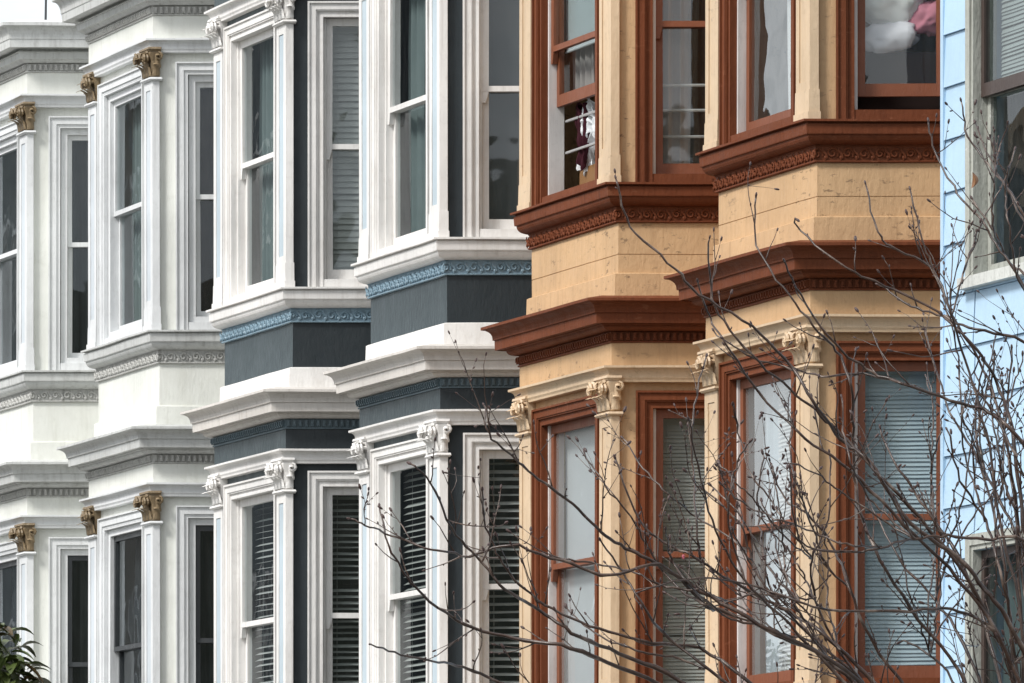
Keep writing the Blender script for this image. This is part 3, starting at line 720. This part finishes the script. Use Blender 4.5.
_OW = OW; OW = 0.0
blind(('blue', 0), 'blind', 'white closed blind over the top half of the upper blue house window', .027, 68, zlo=6.30 + EYE, gap=-.17, slw=.033)
curtain(('blue', 0), 'c_dark', 'dark green drape behind the lower half of the upper blue house window', 0, 1, zhi=6.4 + EYE, nf=5, gap=-.24)
curtain(('blue', 1), 'c_teal', 'grey teal drape in the lower blue house window behind the dense twigs', 0, 1, nf=6, gap=-.2)
OW = _OW

# ------------------------------------------------------------------ antenna on the white roof
q = on_line(corners['A']) + T * .6 - NN * .35
an = thing('roof_antenna', 'thin dark antenna pole standing on the roof of the white house', 'antenna', (q.x, q.y, ZU + .2))
mb = MB(); mb.tube([(q.x, q.y, ZU + .2), (q.x + .012, q.y, ZU + .9), (q.x - .004, q.y, ZU + 2.1)], [.012, .010, .008], 6); mb.build('pole', 'v_dark', an)


# ------------------------------------------------------------------ ground, road, pavements
WOB[0] = False
def gp(s, o, z): v = on_line(corners['F']) + T * s + NN * o; return Vector((v.x, v.y, z))
def sheet(name, mat, s0, s1, o0, o1, z0, z1):
    mb = MB()
    mb.hexa([gp(s0, o0, z0), gp(s1, o0, z0), gp(s1, o1, z0), gp(s0, o1, z0), gp(s0, o0, z1), gp(s1, o0, z1), gp(s1, o1, z1), gp(s0, o1, z1)])
    return struct(name, mb, mat)
mb = MB().add([(-3000, -3000, -.01), (3000, -3000, -.01), (3000, 3000, -.01), (-3000, 3000, -.01)], [(0, 1, 2, 3)]); struct('ground', mb, 'ground')
sheet('road', 'road', -120, 260, 4.0, 15.0, -.006, -.002)
sheet('pavement', 'walk', -120, 260, -1.1, 4.0, -.005, .13)
sheet('pavement', 'walk', -120, 260, 15.0, 19.0, -.005, .13)

# wooded hill added unseen behind the camera so the side windows mirror it dark
mb = MB()
def reflection_hill(u, v):
    x = -420 + 900 * u; y = -45 - 330 * v
    h = 92 * math.sin(math.pi * min(1, v * 1.15) * .5) ** .8 * (.75 + .25 * math.sin(u * 9 + 1)) * math.sin(math.pi * u) ** .35
    return Vector((x, y, h + 1.6 * math.sin(u * 70) * math.sin(v * 43) * (v > 0) - .02))
mb.grid(reflection_hill, 90, 40); M['reflection_hill'] = paint('wooded hill', (.045, .055, .035), .9, .5, (.10, .09, .075), .05, .2, streak=False); struct('reflection_hill', mb, 'reflection_hill')
# ------------------------------------------------------------------ unseen houses across the street, added and sized to darken the pane reflections
def opp_house(s0, s1, h, mat, trim, label, dep):
    o0 = 19.0; c = gp((s0 + s1) / 2, o0, 0); t = thing('reflection_house', label, 'house', tuple(c), 'houses added across the street for reflections')
    F = lambda s, z, o: gp(s0 + s, o0 + .0 - o, z)
    mb = MB(); bx(mb, F, 0, s1 - s0, 0, h, -dep, 0); mb.build('wall', mat, t)
    mb = MB(); bx(mb, F, -.1, s1 - s0 + .1, h, h + .25, -dep - .1, .45); bx(mb, F, 0, s1 - s0, h - .5, h - .001, .001, .15); mb.build('cornice', trim, t)
    z = 4.6
    while z < h - 2.5:
        for u in (.2, .5, .8):
            a = (s1 - s0) * u; mb = MB(); ring4(mb, F, a - .6, a + .6, z, z + 2, .1, .1, .12, .12, .002, .06); w = mb.build('window', trim, t)
            p = MB(); p.add([F(a - .5, z + .1, .012), F(a + .5, z + .1, .012), F(a + .5, z + 1.9, .012), F(a - .5, z + 1.9, .012)], [(0, 1, 2, 3)]); p.build('pane', 'v_dark', w)
        z += 3.6
opp_house(66, 73.4, 20.5, 'g_wall', 'g_trim', 'dark flat roofed house added across the street for reflections, nearest of the tall ones', 4.5)
opp_house(73.5, 81, 23.0, 'inside', 'w_trim', 'drab brown flat roofed house added across the street for reflections, second of the tall ones', 6)
opp_house(81.1, 89, 22.0, 'g_wall', 'w_trim', 'dark flat roofed house added across the street for reflections, with white window frames', 9)
opp_house(89.1, 104, 25.0, 'inside', 'g_trim', 'drab brown flat roofed house added across the street for reflections, farthest along', 10)
opp_house(34, 46, 13.2, 'g_wall', 'o_trim', 'dark house with cream trim added across the street for reflections, standing apart', 8)

# ------------------------------------------------------------------ bare street tree in front of the tan and blue houses
def bark_mat():
    m, n, p = base_mat('bark'); N = n.nodes.new; l = n.links.new
    t = N('ShaderNodeTexCoord'); q = N('ShaderNodeTexNoise'); q.inputs['Scale'].default_value = 9; q.inputs['Detail'].default_value = 7; l(t.outputs['Object'], q.inputs['Vector'])
    q2 = N('ShaderNodeTexNoise'); q2.inputs['Scale'].default_value = 90; q2.inputs['Detail'].default_value = 4; l(t.outputs['Object'], q2.inputs['Vector'])
    r = N('ShaderNodeValToRGB'); r.color_ramp.elements[0].position = .40; r.color_ramp.elements[0].color = (.030, .015, .010, 1); r.color_ramp.elements[1].position = .72; r.color_ramp.elements[1].color = (.21, .16, .13, 1)  # pale end of the ramp paints highlights in as lighter patches
    e = r.color_ramp.elements.new(.58); e.color = (.065, .036, .024, 1)
    l(q.outputs['Fac'], r.inputs[0]); l(r.outputs[0], p.inputs['Base Color']); p.inputs['Roughness'].default_value = .33
    b = N('ShaderNodeBump'); b.inputs['Strength'].default_value = .35; b.inputs['Distance'].default_value = .004; l(q2.outputs['Fac'], b.inputs['Height']); l(b.outputs[0], p.inputs['Normal'])
    return m
M['bark'] = bark_mat(); M['bud'] = paint('bud scales', (.055, .028, .024), .5, .2, (.02, .01, .01), 8, .1); M['petal'] = paint('pink petal', (.40, .09, .12), .5, .0, bump=.02)
M['deadleaf'] = paint('dead leaf', (.22, .10, .04), .6, .3, (.08, .03, .01), 8, .1)
TD = 41.0
tree = thing('bare_tree', 'leafless street tree with fine budding twigs in front of the tan and blue houses', 'tree', tuple(Vector((3.0, TD, .13))))
rt = random.Random(11)
def smooth_path(pts, per=5):
    out = []
    n = len(pts)
    for i in range(n - 1):
        p0, p1, p2, p3 = pts[max(0, i - 1)], pts[i], pts[i + 1], pts[min(n - 1, i + 2)]
        for k in range(per):
            u = k / per
            out.append(.5 * ((2 * p1) + (p2 - p0) * u + (2 * p0 - 5 * p1 + 4 * p2 - p3) * u * u + (3 * p1 - p0 - 3 * p2 + p3) * u ** 3))
    out.append(pts[-1]); return out
ALLBUDS = []
def bud(p, d, size=.011):
    d = d.normalized(); q = d.to_track_quat('Z', 'Y').to_matrix()
    ALLBUDS.append((size * rt.uniform(.65, 1.0), p + d * size * .8, q))
def twig(mb, p, d, ln, r0, depth=0, up=.30):
    """kinked shoot that turns upward, with a bud at each node and at the tip"""
    n = max(3, int(ln / .05)); pts = [p]; d = d.normalized(); v = d.copy()
    for i in range(n):
        v = (v + Vector((rt.gauss(0, .11), rt.gauss(0, .11), rt.gauss(0, .10) + up * .16))).normalized(); pts.append(pts[-1] + v * ln / n)
    rad = [r0 * (1 - .55 * i / n) for i in range(n + 1)]
    mb.tube(pts, rad, 5)
    for i in range(1, n):
        if rt.random() < .38:
            side = (pts[i + 1] - pts[i - 1]).normalized().cross(Vector((rt.gauss(0, 1), rt.gauss(0, 1), rt.gauss(0, 1)))).normalized()
            bud(pts[i] + side * rad[i], (side * .8 + v * .8), rt.uniform(.006, .011))
        if depth < 1 and ln > .22 and rt.random() < .30:
            sd_ = (v + Vector((rt.gauss(0, .7), rt.gauss(0, .7), rt.gauss(.2, .5)))).normalized()
            twig(mb, pts[i], sd_, ln * rt.uniform(.25, .55), rad[i] * .75, depth + 1, up)
    bud(pts[-1], v, rt.uniform(.012, .017))
FORK = {}
def limb(px, d_tip, d_base, r_tip, r_base, name='branch', twigs=1.0, tl=(.10, .38)):
    """px: pixel course from the tip back to the base; the limb runs in depth between d_tip and d_base"""
    n = len(px); pts = []
    for i, (x, y) in enumerate(px):
        u = i / (n - 1); dd = d_tip + (d_base - d_tip) * u + .12 * math.sin(u * 7 + x)
        pts.append(unproj(x, y, dd))
    path = smooth_path(pts, 5)
    path = [p + Vector((rt.gauss(0, .004), rt.gauss(0, .01), rt.gauss(0, .004))) for p in path]
    m = len(path); rad = [r_tip + (r_base - r_tip) * (i / (m - 1)) ** 1.1 for i in range(m)]
    rad = [r * (1 + rt.uniform(-.06, .06) + (.35 if rt.random() < .10 else 0)) for r in rad]
    mb = MB()
    rad = [.0048 + (r - .0048) * .52 if r > .0048 else r * 1.05 for r in rad]; mb.tube(path, rad, 8)
    bud(path[0], path[0] - path[1], .016)
    acc = rt.uniform(.05, .15)
    for i in range(1, m):
        seg = (path[i] - path[i - 1]).length; acc -= seg
        dirn = (path[max(0, i - 2)] - path[i]).normalized()
        while acc < 0:
            acc += rt.uniform(.06, .20) / twigs
            q = rt.random()
            side = Vector((rt.gauss(0, .8), rt.gauss(0, .8), rt.gauss(.35, .7)))
            if q < .62:
                twig(mb, path[i], (dirn * .8 + side.normalized() * .8), rt.uniform(*tl) * (1 if q > .2 else 1.5), min(.0048, rad[i] * .7))
            else: bud(path[i], (dirn + side * .6), rt.uniform(.008, .013))
    b = mb.build(name, 'bark', tree, smooth=True)
    return path
def P(*a): return list(zip(a[::2], a[1::2]))
BASE = (1015, 905)
limbs = [
 # long arcs on the upper right
 (P(617,180, 630,226, 668,262, 699,294, 752,327, 790,366, 813,401, 840,439, 867,460, 911,523, 956,556, 985,589, 1011,626, 1040,700, 1042,800, 1020,900), -1.0, .0046, .026, .55),
 (P(697,283, 710,318, 726,344, 760,393, 805,439, 850,470, 905,525, 960,580, 1005,650, 1030,740, 1020,880), -.6, .004, .020, .8),
 (P(709,238, 710,275, 718,313, 752,355, 790,389, 821,416, 847,440, 880,475, 930,530, 980,600, 1018,700, 1020,870), -.8, .004, .020, .7),
 (P(755,198, 756,245, 783,287, 813,325, 836,351, 851,386, 853,440, 858,500, 880,560, 920,620, 970,690, 1010,800, 1016,890), -.2, .004, .018, .6),
 (P(795,218, 800,230, 846,267, 884,286, 937,312, 976,348, 997,383, 1011,425, 1018,480, 1030,560, 1045,680, 1030,850), .4, .004, .022, .6),
 (P(867,185, 876,228, 891,246, 930,267, 952,314, 985,370, 1005,440, 1020,540, 1030,700, 1024,880), .6, .004, .014, .6),
 (P(929,122, 935,153, 958,194, 982,220, 1000,250, 1030,300, 1050,420, 1050,600, 1035,860), .8, .004, .014, .7),
 (P(910,190, 921,239, 934,270, 951,314, 965,360, 985,430, 1000,520, 1022,640, 1022,880), .3, .004, .014, .6),
 (P(961,103, 968,137, 992,170, 1015,200, 1040,260, 1062,400, 1060,620, 1036,860), 1.0, .004, .016, .8),
 (P(975,123, 998,173, 1018,210, 1045,270, 1070,420, 1066,640, 1036,870), 1.2, .004, .016, .7),
 (P(972,200, 997,235, 1011,263, 1028,276, 1060,300, 1080,460, 1070,700, 1036,870), .9, .005, .018, .6),
 (P(784,260, 800,295, 835,344, 867,369, 902,383, 948,400, 983,409, 1011,429, 1040,480, 1056,600, 1036,860), -.3, .005, .022, .8),
 (P(880,285, 910,305, 944,316, 976,330, 1024,341, 1070,380, 1080,560, 1040,860), .5, .005, .018, .9),
 # middle
 (P(790,470, 800,540, 848,552, 881,547, 915,539, 948,537, 985,540, 1024,541, 1060,600, 1040,860), -1.2, .004, .016, .9),
 (P(640,590, 700,578, 760,588, 800,602, 837,610, 911,610, 959,611, 1000,640, 1020,720, 1018,890), -1.0, .004, .016, .9),
 (P(485,405, 489,433, 514,458, 539,479, 572,504, 597,528, 620,545, 650,560, 700,590, 760,625, 830,660, 900,720, 980,820, 1014,900), -1.6, .0046, .024, 1.0),
 (P(352,519, 370,527, 390,535, 431,549, 470,556, 510,545, 560,560, 610,575, 660,565, 707,606, 726,611, 785,639, 818,652, 870,700, 960,800, 1012,900), -1.3, .004, .022, .9),
 (P(412,464, 431,483, 452,528, 477,557, 506,590, 539,610, 572,632, 620,655, 680,680, 760,740, 900,840, 1012,910), -1.9, .0045, .024, .9),
 (P(369,644, 394,653, 431,660, 464,668, 520,690, 640,740, 820,820, 1010,925), -1.5, .004, .020, .8),
 (P(379,506, 388,545, 405,575, 423,595, 464,624, 514,638, 572,648, 620,668, 700,705, 840,800, 1010,915), -1.0, .004, .024, 1.0),
 (P(483,490, 484,520, 497,553, 515,580, 545,605, 590,625, 640,640, 700,650, 760,690, 880,790, 1010,905), -.6, .004, .018, .9),
 (P(600,540, 622,571, 644,608, 670,640, 710,670, 780,730, 900,830, 1012,910), -.8, .005, .018, 1.0),
 (P(616,460, 640,520, 668,545, 700,560, 745,590, 790,612, 830,640, 880,690, 960,790, 1012,900), -.2, .005, .022, 1.0),
 (P(704,490, 740,522, 752,560, 775,600, 815,640, 870,690, 950,790, 1012,890), .2, .004, .018, 1.0),
 (P(770,460, 785,500, 806,512, 835,550, 850,590, 872,640, 920,710, 980,810, 1014,890), .5, .004, .018, .9),
 (P(830,455, 828,520, 812,560, 816,600, 840,650, 890,720, 970,820, 1012,900), -.4, .004, .014, .9),
 (P(690,420, 700,480, 716,530, 745,580, 790,625, 850,690, 940,790, 1012,895), -1.4, .004, .016, .9),
 # right hand thicket
 (P(880,430, 900,470, 935,520, 965,570, 990,640, 1010,740, 1016,880), .9, .006, .022, 1.1),
 (P(985,360, 975,420, 985,480, 1000,540, 1010,620, 1020,740, 1018,880), 1.1, .005, .020, 1.1),
 (P(1012,350, 1006,430, 1015,510, 1020,600, 1026,720, 1020,880), .5, .005, .020, 1.1),
 (P(948,430, 960,480, 985,520, 1000,570, 1016,660, 1022,780, 1018,890), .1, .005, .018, 1.1),
 (P(925,330, 945,400, 972,450, 1000,500, 1024,560, 1034,680, 1024,880), 1.4, .005, .020, 1.0),
 (P(870,500, 900,560, 935,600, 970,660, 1000,760, 1014,890), 1.0, .005, .020, 1.0),
 (P(900,640, 930,655, 960,690, 990,770, 1012,890), .4, .005, .016, 1.1),
 (P(1060,330, 1050,420, 1040,520, 1036,640, 1030,760, 1022,890), -.4, .006, .022, 1.0),
]
for px, dt, r0, r1, tw in limbs:
    limb(px, TD + dt, TD, r0, r1, twigs=tw * .78)
# secondary boughs that fill the lower right of the crown
for i in range(60):
    px, dt, r0, r1, tw = limbs[rt.choice([5, 6, 9, 11, 13, 14, 15, 16, 17, 18, 19, 20, 21, 22, 23, 24, 25, 26, 27, 28, 29, 30, 31, 32, 33, 34])]
    k = rt.randint(len(px) // 3, len(px) - 4); j = len(px) - 1 - k
    x, y = px[k]
    if x < 690: continue
    ang = R(rt.uniform(95, 175) if x < 930 else rt.uniform(70, 130)); ln = rt.uniform(100, 210); n = 5
    q = [(x, y)]; a = ang
    for m_ in range(n):
        q.append((q[-1][0] + ln / n * math.cos(a), q[-1][1] - ln / n * math.sin(a))); a += rt.gauss(-.10, .18)
    u = k / (len(px) - 1); dk_ = TD + dt * (1 - u)
    rr = r0 + (r1 - r0) * u ** 1.1
    limb(q[::-1], dk_ + rt.uniform(-.5, .7), dk_, .0038, min(rr * .8, .009), twigs=.6)
def seen(p):
    u = 512 + p.x / p.y * FPX; v = HZ - (p.z - EYE) / p.y * FPX; return 0 <= u < 1024 and 0 <= v < 683
ALLBUDS.sort(key=lambda b: (not seen(b[1]), -b[0] / b[1].y))
rest = MB()
for i, (sz, p, q) in enumerate(ALLBUDS):
    m1 = MB() if i < 100 else rest
    m1.ball(p, sz * .55, sz * .55, sz * 1.3, 6, 4, q)
    if i < 100: m1.build('bud', 'bud', tree, smooth=True)
rest.build('bud', 'bud', tree, smooth=True)['kind'] = 'stuff'
# trunk
mb = MB(); base = Vector((3.0, TD, .13)); top = unproj(1018, 880, TD)
tp = [base + Vector((0, 0, -.02)), base + Vector((.01, .01, .25)), base.lerp(top, .4) + Vector((.05, 0, 0)), base.lerp(top, .8) + Vector((-.02, 0, 0)), top, unproj(1018, 850, TD)]
mb.tube(smooth_path(tp, 4), [.15] * 2 + [.11] * 4 + [.10] * 14 + [.07], 14); mb.build('trunk', 'bark', tree, smooth=True)
# few early blossoms and one dead leaf caught in the twigs
for x, y, d in ((683, 557, 40.6),):
    mb = MB(); c = unproj(x, y, d)
    for k in range(4): mb.ball(c + Vector((rt.uniform(-.008, .008), 0, rt.uniform(-.008, .008))), .007, .006, .009, 7, 5)
    mb.build('blossom', 'petal', tree, smooth=True)
mb = MB(); c = unproj(972, 180, 41.6)
mb.grid(lambda u, v: c + Vector(((u - .5) * .035 * math.sin(math.pi * (v * .9 + .05)) + .02 * math.sin(v * 3), .02 * math.cos(u * 4 + v * 3), (v - .5) * .09)), 5, 8); mb.build('dead_leaf', 'deadleaf', tree, smooth=True)

# ------------------------------------------------------------------ leafy evergreen at the lower left
M['leaf'] = paint('glossy dark leaf', (.075, .105, .030), .32, .3, (.05, .035, .012), 3, .1, var=.35, streak=False)
M['leaf2'] = paint('bronze leaf', (.085, .055, .020), .35, .3, (.04, .03, .01), 3, .1, var=.35, streak=False)
ev = thing('evergreen_tree', 'dark glossy leaved evergreen whose top pokes into the lower left corner', 'tree', tuple(unproj(-12, HZ + EYE * FPX / 57.8, 57.8)))
c0 = unproj(-10, 686, 57.8)
rl = random.Random(5)
def leaves(nm, mat, n, seed):
    r_ = random.Random(seed); mb = MB()
    for i in range(n):
        while True:
            v = Vector((r_.uniform(-1, 1), r_.uniform(-1, 1), r_.uniform(-1, 1)))
            if .15 < v.length < 1: break
        c = c0 + Vector((v.x * .33, v.y * .36, v.z * .58 - .05))
        dr = Vector((v.x * .8 + r_.gauss(0, .35), v.y * .8 + r_.gauss(0, .35), .25 + r_.gauss(0, .3))).normalized()
        ln = r_.uniform(.17, .27); wd = ln * r_.uniform(.36, .46); sd_ = dr.cross(UP).normalized(); nr = sd_.cross(dr)
        def fn(u, q): 
            w = wd * math.sin(math.pi * min(1, q * .93 + .05)) ** .8
            return c + dr * ln * q + sd_ * (u - .5) * w + nr * (abs(u - .5) * w * .5) - UP * (.55 * ln * q * q) 
        mb.grid(fn, 2, 6)
    return mb.build(nm, mat, ev, smooth=True)
leaves('crown', 'leaf', 330, 3); leaves('crown', 'leaf2', 60, 4)
mb = MB(); b0 = Vector(ev.location); mb.tube([b0, b0.lerp(c0, .5) + Vector((.05, 0, 0)), c0 + Vector((0, 0, -.1)), c0 + Vector((.02, 0, .2))], [.08, .06, .04, .012], 10); mb.build('trunk', 'bark', ev, smooth=True)
